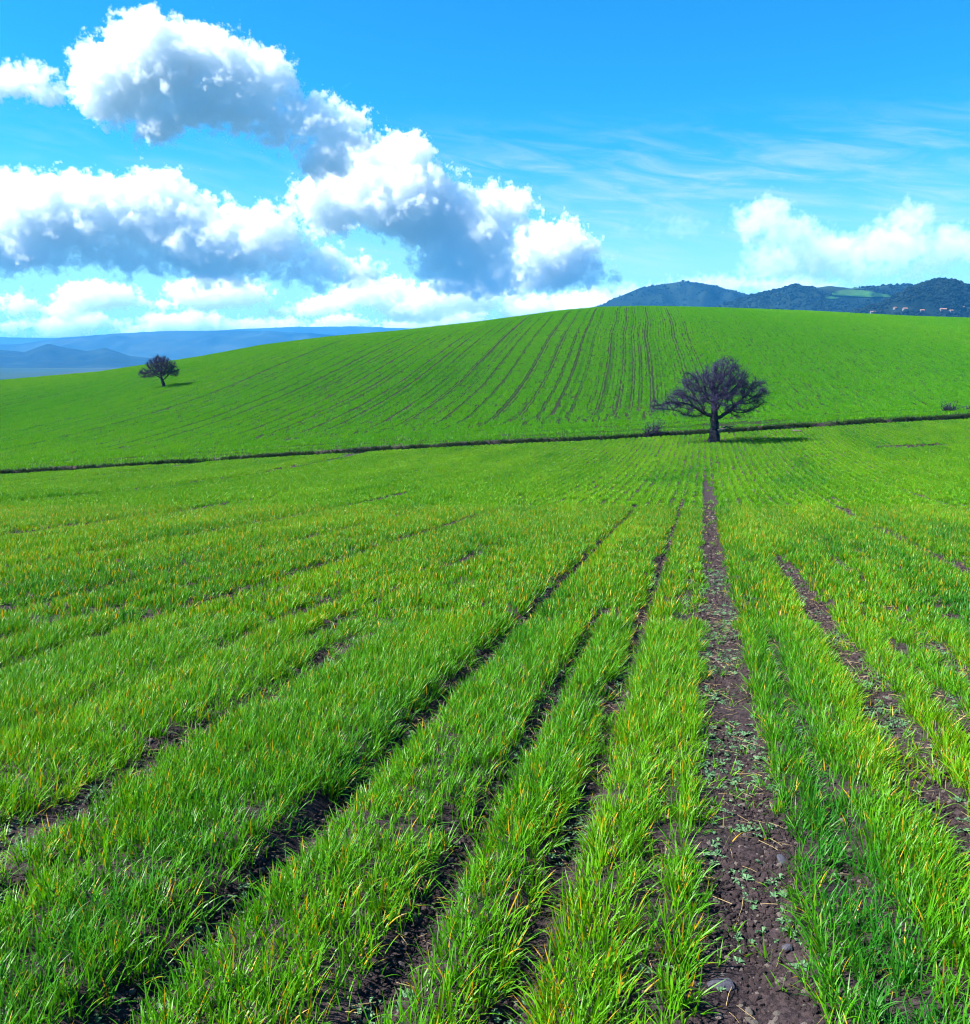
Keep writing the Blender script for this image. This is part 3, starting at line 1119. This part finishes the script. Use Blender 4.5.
bare_tree('bare_tree', (bx, by, bz), BT,
          [(-3.2, 0.0, 2.65, 1.3, 1.0, 0.55), (-4.1, 0.1, 2.4, 0.6, 0.6, 0.4), (-2.3, -0.6, 3.35, 1.0, 1.1, 0.6), (-1.6, 0.4, 4.25, 0.95, 1.2, 0.8), (-0.3, -0.9, 4.3, 1.1, 1.1, 0.9),
           (0.6, 0.5, 5.1, 1.2, 1.3, 0.75), (1.3, -0.3, 4.6, 0.9, 1.1, 0.7), (2.2, 0.5, 4.0, 1.0, 1.2, 0.8), (3.1, 0.1, 3.75, 0.75, 0.8, 0.6), (2.7, -0.4, 3.0, 0.8, 1.0, 0.5), (1.6, 0.3, 2.2, 0.9, 1.0, 0.6), (2.6, 0.2, 2.4, 0.6, 0.7, 0.45), (-2.0, 0.2, 2.1, 0.7, 0.8, 0.4),
           (0.1, 1.4, 3.2, 1.6, 1.2, 0.8), (0.2, -1.5, 3.0, 1.5, 1.1, 0.8), (-1.3, -0.2, 2.7, 0.9, 1.2, 0.5), (-1.0, 0.0, 2.0, 0.6, 0.7, 0.35), (0.2, 0, 4.0, 1.8, 1.8, 1.2), (-2.3, 0.5, 2.9, 1.1, 0.9, 0.7), (2.2, -0.6, 3.5, 1.0, 0.9, 0.7)],
          [(0, 0, 0), (0.0, 0.0, 0.22), (-0.01, 0.0, 0.44), (-0.02, 0.0, 0.66), (0.0, 0.0, 0.86)], 0.38, 3000, 12500, 11, 0.44,
          'large leafless tree with thick dark trunk standing beside the ditch', broken_stub)
sx, sy, sz = ground_hit(162, 387.5, 60, 230)
print('SMALL TREE AT', sx, sy, sz)
ST = sy / FPX * 33.0 / 5.6
bare_tree('bare_tree', (sx, sy, sz), ST,
          [(-2.4, 0.0, 2.35, 1.5, 1.5, 0.85), (-0.6, 0.2, 3.7, 1.9, 2.2, 1.25), (0.9, -0.3, 3.7, 1.7, 2.0, 1.25), (1.9, 0.2, 2.7, 1.2, 1.6, 1.0), (0.0, 0.0, 2.7, 2.4, 2.6, 0.9), (0.0, 0, 4.6, 1.2, 1.4, 0.7)],
          [(0.35, 0, 0), (0.3, 0.0, 0.4), (0.22, 0.0, 0.8), (0.1, 0.0, 1.2), (0.0, 0.0, 1.6)], 0.27, 2400, 11000, 23, 0.5,
          'small round leafless tree alone on the left slope of the hill')


# ------------------------------------------------------------------ along the ditch
def shrub(name, px, py, wd, ht, n, seed, label, lean=0.0):
    rng = np.random.default_rng(seed)
    x_, y_, z_ = ground_hit(px, py, 50, 120)
    root = empty(name, (x_, y_, z_ - 0.05))
    V, F = [], []
    V2, F2 = [], []
    for i in range(n):
        a = rng.uniform(0, 6.283)
        b0 = np.array([rng.normal(0, wd * 0.22), rng.normal(0, 0.2), 0])
        d = np.array([math.cos(a) * 0.7 + lean, math.sin(a) * 0.5, rng.uniform(0.7, 1.4)])
        d /= np.linalg.norm(d)
        L = ht * rng.uniform(0.5, 1.1)
        pts = [b0]
        for j in range(4):
            d = d + rng.normal(0, 0.25, 3)
            d /= np.linalg.norm(d)
            pts.append(pts[-1] + d * L / 4)
            for q_ in range(4):
                d2 = d + rng.normal(0, 0.7, 3)
                d2 /= np.linalg.norm(d2)
                tube(V2, F2, np.array([pts[-1], pts[-1] + d2 * ht * rng.uniform(0.12, 0.34)]), [0.014, 0.005], 3)
        tube(V, F, np.array(pts), [0.028, 0.024, 0.02, 0.015, 0.008], 4)
    mesh_obj('stem', V, F, M_BARK, root)
    tag(mesh_obj('twigs', V2, F2, M_TWIG, root), kind='stuff')
    tag(root, label, 'shrub')


shrub('bare_shrub', 948, 411, 1.4, 0.85, 26, 5, 'dark leafless shrub on the bank at the far right', 0.0)
shrub('bare_shrub', 968, 410, 0.8, 0.6, 12, 6, 'low dark twigs at the right edge beside the leafless shrub', 0.3)
shrub('dead_brush', 645, 436, 0.35, 1.05, 14, 8, 'dark dead brush leaning over the ditch left of the big tree', 0.75)
shrub('dead_brush', 653, 434, 0.3, 1.15, 14, 9, 'taller dead brush clump nearest the big tree at the ditch', 0.75)
x_, y_, z_ = ground_hit(797, 432, 50, 120)
o = lump_mesh('boulder', 77, M_STONE_P, 3, 0.45, 0.3, True)
o.location = (x_, y_, z_ + 0.1)
o.scale = (0.8, 0.4, 0.35)
tag(o, 'pale flat boulder at the ditch right of the big tree', 'boulder')


def ditch_weeds():
    m = mat_simple('ditch_weed', (0.010, 0.030, 0.006), (0.035, 0.075, 0.012), 3.0, 0.7, 0.0)
    protos = [tuft_mesh('weed_%d' % i, 26, 0.14, 0.12, 0.42, 0.022, 800 + i, m, 0.9, seg=3) for i in range(6)]
    n = 15000
    X = RNG.uniform(-48, 56, n)
    w = np.where(RNG.random(n) < 0.6, RNG.normal(1.0, 0.16, n), RNG.uniform(0.1, 1.3, n))
    Y = ditch_y(0.0) + w
    for _ in range(6):
        Y = ditch_y(X / Y) + 0.9 * (fbm(X * 0.11, X * 0 + 1.7, 21, 3) - 0.5) + w
    z, w2 = terrain(X, Y)
    keep = (RNG.random(n) < sstep(0.16, 0.46, fbm(X * 0.45, w * 0.8, 820, 3))) & (np.abs(X) < 0.62 * Y + 3)
    X, Y, z = X[keep], Y[keep], z[keep]
    n = len(X)
    o = instancer('ditch_weeds', np.stack([X, Y, z - 0.02], 1), RNG.uniform(0, 6.283, (n, 3)) * np.array([0.03, 0.03, 1]), RNG.uniform(0.32, 0.80, (n, 1)) * np.ones((1, 3)), RNG.integers(0, 6, n), RNG.random(n), protos)
    tag(o, 'rough dark weeds growing along the ditch and its bank', 'weeds', kind='stuff')


ditch_weeds()


# ------------------------------------------------------------------ far country
PLAIN = -60.0


def mat_far(name, c1, c2, c3, scale):
    m, k = new_mat(name)
    P = k.add('ShaderNodeNewGeometry').outputs['Position']
    n = k.noise(P, scale, 6, 0.6)
    c = k.mix(k.ramp(n, 0.40, 0.62), c1, c2)
    c = k.mix(k.ramp(k.noise(P, scale * 0.35, 4, 0.55), 0.55, 0.68, 0.0, 0.7), c, c3)
    finish(k, principled(k, c, 0.95, 0.05))
    return m


M_PLAIN, kp = new_mat('plain')
Pp = kp.add('ShaderNodeNewGeometry').outputs['Position']
vo = kp.add('ShaderNodeTexVoronoi')
vo.inputs['Scale'].default_value = 1.0
kp.l.new(kp.vec('MULTIPLY', Pp, (1 / 420.0, 1 / 900.0, 0.0)), vo.inputs['Vector'])
cs = kp.sep(vo.outputs['Color'])
cc = kp.mix(kp.ramp(cs[0], 0.2, 0.8), (0.008, 0.022, 0.008), (0.020, 0.036, 0.012))
cc = kp.mix(kp.math('GREATER_THAN', cs[1], 0.80), cc, (0.035, 0.040, 0.022))
cc = kp.mix(kp.ramp(kp.noise(Pp, 0.004, 5, 0.6), 0.52, 0.62, 0.0, 0.8), cc, (0.020, 0.040, 0.025))
finish(kp, principled(kp, cc, 0.95, 0.05))
a_ = np.linspace(0, 2 * math.pi, 129)
r_ = np.array([0.0, 200, 800, 2500, 6000, 9500])
o = grid_mesh('plain', r_[:, None] * np.sin(a_)[None, :], r_[:, None] * np.cos(a_)[None, :], np.full((6, 129), PLAIN), M_PLAIN)
tag(o, kind='structure')

M_FOREST = mat_far('wooded_slope', (0.003, 0.009, 0.010), (0.009, 0.018, 0.014), (0.020, 0.034, 0.020), 0.02)
M_RANGE = mat_far('far_range', (0.010, 0.022, 0.020), (0.022, 0.038, 0.030), (0.05, 0.06, 0.045), 0.004)


class Ridge:
    def __init__(self, name, pts, D, front, back, rough, seed, m, cols=220, rows=50):
        self.D, self.front, self.back, self.rough, self.seed = D, front, back, rough, seed
        rr = [ray(*p) for p in pts]
        self.u = np.array([r[0] for r in rr])
        self.m = np.array([r[1] for r in rr])
        u = np.linspace(self.u[0], self.u[-1], cols)
        v = np.concatenate([np.linspace(-1, 0, rows), np.linspace(0, 1, rows // 3)[1:]])
        UU, VV = np.meshgrid(u, v)
        X, Y, Z = self.pos(UU, VV)
        o = grid_mesh(name, X, Y, Z, m)
        tag(o, kind='structure')
        self.obj = o

    def pos(self, u, v):
        D = self.D
        Y = D * np.where(v < 0, 1 + v * self.front, 1 + v * self.back)
        top = np.interp(u, self.u, self.m) * D + EYE - PLAIN
        p = np.where(v < 0, np.clip(1 + v, 0, 1), np.clip(1 - v, 0, 1))
        p = p ** 0.9 * (0.35 + 0.65 * sstep(0, 1, p))
        X = u * Y
        sc = 9.0 / D
        nz = 1 - 2 * np.abs(fbm(X * sc * 0.9, Y * sc * 0.55, self.seed, 5, 0.55) - 0.5) * 2.0
        p2 = p * (1 + self.rough * (nz - 0.5) * np.sin(np.clip(p, 0, 1) * math.pi))
        jag = 0.022 * (fbm(u * 160, v * 20, self.seed + 40, 3) - 0.5) * sstep(0.3, 1.0, p)
        return X, Y, PLAIN - 3 + (top + 3) * (p2 + jag * self.rough)

    def v_at(self, px, py):
        u, m = ray(px, py)
        v = np.linspace(-1, 0, 600)
        X, Y, Z = self.pos(np.full_like(v, u), v)
        i = int(np.argmax((Z - EYE) / Y >= m))
        return u, v[i]


FAR3 = Ridge('far_mountains', [(-500, 338), (-100, 336), (60, 338), (180, 333), (240, 329), (300, 326.5), (360, 327.5), (430, 328.5), (520, 331), (640, 336), (900, 345)], 7800, 0.14, 0.05, 0.9, 1, M_RANGE)
FAR2 = Ridge('far_mountains', [(-500, 338), (-200, 343), (-60, 346), (20, 344), (60, 338), (110, 334), (165, 331), (240, 330.5), (300, 333), (360, 336), (420, 339), (500, 345), (640, 352)], 5400, 0.2, 0.1, 0.9, 2, M_RANGE)
FAR1 = Ridge('foothills', [(-500, 352), (-200, 347), (-80, 350), (-10, 349), (25, 352), (48, 343.5), (62, 347), (88, 351), (105, 347.5), (130, 356), (170, 360), (240, 366), (300, 369)], 3700, 0.16, 0.15, 0.8, 3, M_FOREST)
DOME = Ridge('wooded_dome', [(520, 345), (570, 318), (590, 309), (605, 303.5), (620, 296), (640, 288.5), (660, 284.5), (682, 282), (700, 284), (720, 288), (745, 294), (790, 305), (860, 325), (960, 350)], 2600, 0.2, 0.3, 0.7, 4, M_FOREST)
RIGHT2 = Ridge('wooded_hill', [(640, 345), (690, 318), (720, 305), (745, 297), (762, 293), (780, 289.5), (788, 287), (795, 285), (803, 287.5), (815, 287.5), (832, 286), (850, 288), (880, 287), (900, 284.5), (930, 287), (1000, 300), (1100, 320), (1300, 345)],
               1950, 0.3, 0.25, 0.6, 5, M_FOREST)
RIGHT1 = Ridge('wooded_hill', [(740, 352), (790, 326), (820, 318), (850, 313), (880, 303.5), (900, 294.5), (920, 285), (932, 281), (945, 279.5), (970, 287), (1010, 296), (1100, 310), (1300, 345)],
               1350, 0.3, 0.25, 0.6, 6, M_FOREST)


def woods():
    m, k = new_mat('wood_crowns')
    oi = k.add('ShaderNodeObjectInfo')
    c = k.mix(oi.outputs['Random'], (0.002, 0.007, 0.010), (0.008, 0.016, 0.016))
    finish(k, principled(k, c, 0.95, 0.05))
    protos = [lump_mesh('crown_%d' % i, 300 + i, m, 2, 0.85, 0.5) for i in range(5)]
    for rd, n, lab, s0 in ((DOME, 9000, 'dark woodland covering the blue dome shaped hill', 3.0), (RIGHT2, 20000, 'dark woodland on the farther right hill around the green meadows', 3.8),
                           (RIGHT1, 22000, 'dark woodland on the nearest hill at the right edge', 3.6)):
        u = RNG.uniform(max(rd.u[0], 0.02), min(rd.u[-1], 0.66), n * 3)
        v = RNG.uniform(-1, 0.12, n * 3)
        X, Y, Z = rd.pos(u, v)
        keep = fbm(X * 0.012, Y * 0.012, 900, 4) > 0.31
        if rd is not DOME:
            for (c0, c1, poly) in MEADOWS:
                if rd is RIGHT2:
                    pu0, pu1 = ray(c0, 290)[0], ray(c1, 290)[0]
                    m_ = (Z - EYE) / Y
                    fu = np.clip((u - pu0) / (pu1 - pu0), 0, 1)
                    top = np.array([ray(600, a)[1] for a, b in poly])
                    bot = np.array([ray(600, b)[1] for a, b in poly])
                    xs = np.linspace(0, 1, len(poly))
                    keep &= ~((u > pu0) & (u < pu1) & (m_ < np.interp(fu, xs, top)) & (m_ > np.interp(fu, xs, bot) - 0.001))
        X, Y, Z = X[keep][:n], Y[keep][:n], Z[keep][:n]
        k_ = len(X)
        s_ = s0 * np.exp(RNG.normal(0, 0.3, k_))
        o = instancer('woodland', np.stack([X, Y, Z + s_ * 0.25], 1), RNG.uniform(0, 6.28, (k_, 3)) * np.array([0, 0, 1]), s_[:, None] * RNG.uniform(0.8, 1.2, (k_, 3)), RNG.integers(0, 5, k_), RNG.random(k_), protos)
        tag(o, lab, 'woodland', kind='stuff')


M_MEADOW = mat_far('meadow', (0.012, 0.050, 0.007), (0.022, 0.072, 0.010), (0.03, 0.06, 0.015), 0.02)
MEADOWS = [(812, 858, [(285.5, 287.5), (284.5, 291.5), (285.5, 292), (287.5, 291), (289, 290)]), (832, 892, [(293, 296.5), (291, 297.5), (291.5, 298), (294.5, 298.5), (297, 298.8)]), (826, 838, [(298.5, 300), (298, 300.5), (299, 300)])]
for (c0, c1, poly) in MEADOWS:
    cols = 26
    P3 = []
    for px in np.linspace(c0, c1, cols):
        f = (px - c0) / (c1 - c0)
        xs = np.linspace(0, 1, len(poly))
        a, b = np.interp(f, xs, [p[0] for p in poly]), np.interp(f, xs, [p[1] for p in poly])
        u_, va = RIGHT2.v_at(px, a)
        _, vb = RIGHT2.v_at(px, b)
        if va >= -0.001:
            va = -0.02
        X, Y, Z = RIGHT2.pos(np.full(9, u_), np.linspace(min(vb, va), va, 9))
        P3.append(np.stack([X, Y, Z + 3.0], 1))
    P3 = np.array(P3)
    o = grid_mesh('meadow', P3[..., 0], P3[..., 1], P3[..., 2], M_MEADOW)
    tag(o, kind='structure')
woods()

M_WALL = mat_simple('plaster', (0.10, 0.096, 0.092), (0.15, 0.145, 0.14), 0.6)
M_ROOF = mat_simple('roof_tiles', (0.20, 0.09, 0.06), (0.30, 0.14, 0.09), 0.8)
M_DARKGLASS = mat_simple('dark_glass', (0.02, 0.025, 0.03), (0.04, 0.05, 0.06), 0.5)


def house(px, py, L, W, H, rz, label):
    u_, v_ = RIGHT1.v_at(px, py)
    X, Y, Z = (float(a[0]) for a in RIGHT1.pos(np.array([u_]), np.array([v_])))
    r = empty('house', (X, Y, Z - 0.4))
    r.rotation_euler.z = rz
    x, y = L / 2, W / 2
    V = [(-x, -y, 0), (x, -y, 0), (x, y, 0), (-x, y, 0), (-x, -y, H), (x, -y, H), (x, y, H), (-x, y, H), (-x, 0, H + W * 0.28), (x, 0, H + W * 0.28)]
    mesh_obj('wall', V, [(0, 1, 5, 4), (1, 2, 6, 9, 5), (2, 3, 7, 6), (3, 0, 4, 8, 7)], M_WALL, r)
    e, z0, zr = 0.5, H + 0.05, H + W * 0.28 + 0.25
    V = [(-x - e, -y - e, z0 - 0.2), (x + e, -y - e, z0 - 0.2), (x + e, 0, zr), (-x - e, 0, zr), (-x - e, y + e, z0 - 0.2), (x + e, y + e, z0 - 0.2)]
    V += [(a, b, c + 0.3) for a, b, c in V]
    mesh_obj('roof', V, [(6, 7, 8, 9), (9, 8, 11, 10), (0, 3, 2, 1), (3, 4, 5, 2), (0, 1, 7, 6), (5, 4, 10, 11), (1, 2, 8, 7), (2, 5, 11, 8), (0, 6, 9, 3), (3, 9, 10, 4)], M_ROOF, r)
    for wx in (-L * 0.28, 0.0, L * 0.28):
        V = [(wx - 0.6, -y - 0.05, H * 0.35), (wx + 0.6, -y - 0.05, H * 0.35), (wx + 0.6, -y - 0.05, H * 0.72), (wx - 0.6, -y - 0.05, H * 0.72)]
        V += [(a, b + 0.12, c) for a, b, c in V]
        mesh_obj('window', V, [(0, 1, 2, 3), (0, 4, 5, 1), (1, 5, 6, 2), (2, 6, 7, 3), (3, 7, 4, 0)], M_DARKGLASS, r)
    tag(r, label, 'house', 'houses scattered on the right hill')
    r.scale = (0.62,) * 3


for a in ((905, 310.5, 9, 7, 4.5, 0.2, 'pale house, the brightest speck in the middle of the right hill foot'), (943, 311.5, 13, 7, 4.5, -0.1, 'long pale house near the right end of the hill foot'),
          (951, 312.5, 8, 6, 4.0, 0.3, 'small house just right of the long pale house'), (895, 309.5, 7, 6, 4.0, 0.5, 'small house left of the brightest house'),
          (922, 312.0, 9, 6, 4.0, 0.0, 'low house between the brightest house and the long one'), (873, 313.3, 12, 6, 3.5, 0.1, 'low white house farthest left at the field crest'),
          (962, 309.0, 7, 6, 4.0, -0.4, 'small house farthest right, higher on the slope')):
    house(*a)


# ------------------------------------------------------------------ clouds
def cloud(heaps, dist, seed, label, vpp=1.0, depth_k=0.55, thick=1.1, amp=1.4, edge=0.24, unit=17.0):
    """a heap cloud: soft ellipsoids (picture position and half size) broken up by noise, as a fog volume dist metres out"""
    s = dist / FPX
    pts = []
    for (cx, cy_, rx, ry) in heaps:
        u, m = ray(cx, cy_)
        pts.append((u * dist, m * dist, rx * s, ry * s))
    pts = np.array(pts)
    x0, x1 = (pts[:, 0] - pts[:, 2] * 1.4).min(), (pts[:, 0] + pts[:, 2] * 1.4).max()
    z0, z1 = (pts[:, 1] - pts[:, 3] * 1.6).min(), (pts[:, 1] + pts[:, 3] * 1.6).max()
    dep = max(min(p[2], p[3]) for p in pts) * 1.7 * depth_k
    rng = random.Random(seed)
    ob = bpy.data.objects.new('cloud', bpy.data.volumes.new('cloud'))
    COL.objects.link(ob)
    g = bpy.data.node_groups.new('cloud', 'GeometryNodeTree')
    g.interface.new_socket('Geometry', in_out='INPUT', socket_type='NodeSocketGeometry')
    g.interface.new_socket('Geometry', in_out='OUTPUT', socket_type='NodeSocketGeometry')
    k = NT(g)
    out = k.add('NodeGroupOutput')
    vc = k.add('GeometryNodeVolumeCube')
    k.put(vc.inputs['Min'], (x0, -dep, z0))
    k.put(vc.inputs['Max'], (x1, dep, z1))
    vx = s / vpp
    for ax, ln, f in (('X', x1 - x0, 1.0), ('Y', 2 * dep, 0.6), ('Z', z1 - z0, 1.0)):
        k.put(vc.inputs['Resolution ' + ax], max(8, int(ln / vx * f)))
    P = k.add('GeometryNodeInputPosition').outputs[0]
    U = s * unit
    Pn = k.vec('SCALE', k.vec('ADD', P, (seed * 7.3 * U, 0, 0)), scale=1 / U)
    w1 = k.vec('SUBTRACT', k.noise(Pn, 0.30, 1, 0.5, color=True), (0.5, 0.5, 0.5))
    w2 = k.vec('SUBTRACT', k.noise(Pn, 1.15, 1, 0.6, color=True), (0.5, 0.5, 0.5))
    wp = k.vec('ADD', P, k.vec('SCALE', w1, scale=1.3 * U))
    wp = k.vec('ADD', wp, k.vec('SCALE', w2, scale=1.0 * U))
    q = None
    for (x, z, rx, rz) in pts:
        ry = min(rx, rz) * depth_k * 1.2
        y = rng.uniform(-0.35, 0.35) * ry
        v = k.vec('MULTIPLY_ADD', wp, (1 / rx, 1 / ry, 1 / rz), (-x / rx, -y / ry, -z / rz))
        r = min(rx, rz) * 1.15 / U
        d = k.math('MULTIPLY_ADD', k.vec('LENGTH', v), -r, r)
        q = d if q is None else k.math('SMOOTH_MAX', q, d, 0.5)
    n1 = k.noise(Pn, 1.1, 4.8, 0.76)
    d = k.math('MULTIPLY_ADD', k.math('SUBTRACT', n1, 0.5), 3.1 * amp, q)
    vo_ = k.add('ShaderNodeTexVoronoi')
    vo_.feature = 'F1'
    vo_.normalize = True
    k.put(vo_.inputs['Vector'], k.vec('ADD', Pn, k.vec('SCALE', w2, scale=0.8)))
    vo_.inputs['Scale'].default_value = 1.5
    vo_.inputs['Detail'].default_value = 1.6
    vo_.inputs['Roughness'].default_value = 0.5
    vo_.inputs['Lacunarity'].default_value = 2.3
    d = k.math('MULTIPLY_ADD', k.math('SUBTRACT', 0.33, vo_.outputs['Distance']), 1.5 * amp, d)
    d = k.ramp(d, 0.0, edge, 0.0, 1.0)
    k.l.new(d, vc.inputs['Density'])
    sm = k.add('GeometryNodeSetMaterial')
    k.l.new(vc.outputs[0], sm.inputs[0])
    mt, kk = new_mat('cloud')
    pv = kk.add('ShaderNodeVolumePrincipled')
    pv.inputs['Density'].default_value = thick * 0.125 / s
    pv.inputs['Color'].default_value = (0.955, 0.983, 0.998, 1)
    pv.inputs['Anisotropy'].default_value = 0.0
    finish(kk, pv.outputs[0], True)
    sm.inputs['Material'].default_value = mt
    ob.data.materials.append(mt)
    k.l.new(sm.outputs[0], out.inputs[0])
    md = ob.modifiers.new('cloud', 'NODES')
    md.node_group = g
    ob.location = (0, dist, EYE)
    tag(ob, label, 'cloud', 'clouds in the blue sky')
    return ob


cloud([(150, 62, 54, 36), (112, 84, 38, 30), (190, 54, 48, 28), (222, 76, 46, 32), (266, 82, 30, 26), (250, 108, 42, 22), (158, 122, 24, 24), (98, 64, 22, 24), (200, 104, 50, 26),
       (312, 118, 36, 18), (338, 132, 30, 22), (285, 128, 28, 15), (325, 158, 24, 20)], 5200, 1, 'big white cumulus cloud with grey middle at the upper left', 1.2)
cloud([(352, 168, 38, 30), (396, 166, 36, 28), (400, 202, 52, 32), (334, 204, 38, 26), (440, 218, 44, 34), (470, 234, 46, 36), (498, 214, 32, 24), (455, 264, 38, 24), (482, 274, 40, 20), (430, 190, 30, 18)],
      6000, 2, 'tall slanting cumulus cloud in the middle of the sky', 1.2)
cloud([(552, 260, 46, 32), (524, 274, 36, 18), (590, 272, 22, 14), (540, 246, 26, 18)], 6400, 3, 'bright white cloud puff just left of the dome shaped hill', 1.0)
cloud([(60, 216, 70, 36), (18, 242, 40, 30), (150, 212, 54, 36), (202, 236, 50, 34), (260, 242, 46, 26), (312, 264, 44, 17), (360, 273, 28, 13), (120, 256, 60, 18), (222, 264, 50, 17), (4, 188, 20, 15), (-40, 230, 40, 34), (45, 258, 50, 13)],
      6800, 4, 'wide grey and white cloud bank on the left above the low clouds', 0.95)
cloud([(14, 82, 28, 13), (42, 95, 14, 8), (-20, 78, 26, 14)], 5400, 5, 'small white cloud scrap at the upper left edge', 1.0, 0.8, 0.8)
def row_heaps(seed, x0, x1, n, yb0, yb1, r0, r1):
    """heaps standing on a level base line, small and large mixed"""
    rng = random.Random(seed)
    out = []
    for i in range(n):
        x = x0 + (x1 - x0) * (i + rng.uniform(0.1, 0.9)) / n
        rx = rng.uniform(r0, r1)
        ry = rx * rng.uniform(0.26, 0.44)
        out.append((x, yb0 + (yb1 - yb0) * rng.random() - ry * 0.6, rx, ry))
    return out


cloud(row_heaps(3, -60, 600, 19, 318, 300, 10, 42), 14500, 6, 'upper row of the low creamy clouds over the far mountains', 1.2, 1.0, 1.1, 1.3, 0.25, 9.0)
cloud(row_heaps(4, -60, 460, 20, 334, 326, 10, 34), 16500, 10, 'lowest row of creamy clouds touching the far mountains', 1.2, 1.0, 1.1, 1.2, 0.25, 8.0)
cloud([(764, 220, 28, 20), (790, 236, 30, 20), (830, 256, 50, 22), (890, 248, 44, 22), (910, 220, 22, 14), (952, 248, 40, 19), (860, 270, 80, 13), (778, 262, 36, 18), (1010, 240, 40, 24)],
      6800, 7, 'soft grey white cloud bank over the wooded hills on the right', 1.1, 0.7, 0.24, 1.3, 0.5)
cloud([(680, 224, 42, 10), (650, 228, 24, 7)], 7200, 8, 'thin faint cloud shred between the puff and the right bank', 1.0, 0.8, 0.07, 1.0, 0.9)
cloud([(640, 294, 60, 9), (720, 284, 50, 9), (590, 300, 40, 10), (790, 284, 50, 8)], 15000, 9, 'low pale cloud strip behind the dome shaped hill', 1.0, 1.2, 0.25, 1.2, 0.5, 9.0)


# ------------------------------------------------------------------ haze
def haze():
    R_, z0, z1 = 9700.0, PLAIN - 6.0, 218.0
    V = [(x, y, z) for z in (z0, z1) for x, y in ((-R_, -R_), (R_, -R_), (R_, R_), (-R_, R_))]
    F = [(0, 3, 2, 1), (4, 5, 6, 7), (0, 1, 5, 4), (1, 2, 6, 5), (2, 3, 7, 6), (3, 0, 4, 7)]
    m, k = new_mat('haze')
    pv = k.add('ShaderNodeVolumePrincipled')
    pv.inputs['Density'].default_value = 1.05e-4
    pv.inputs['Color'].default_value = (0.07, 0.44, 1.0, 1)
    pv.inputs['Anisotropy'].default_value = 0.0
    finish(k, pv.outputs[0], True)
    o = mesh_obj('haze', V, F, m)
    tag(o, kind='stuff')


haze()
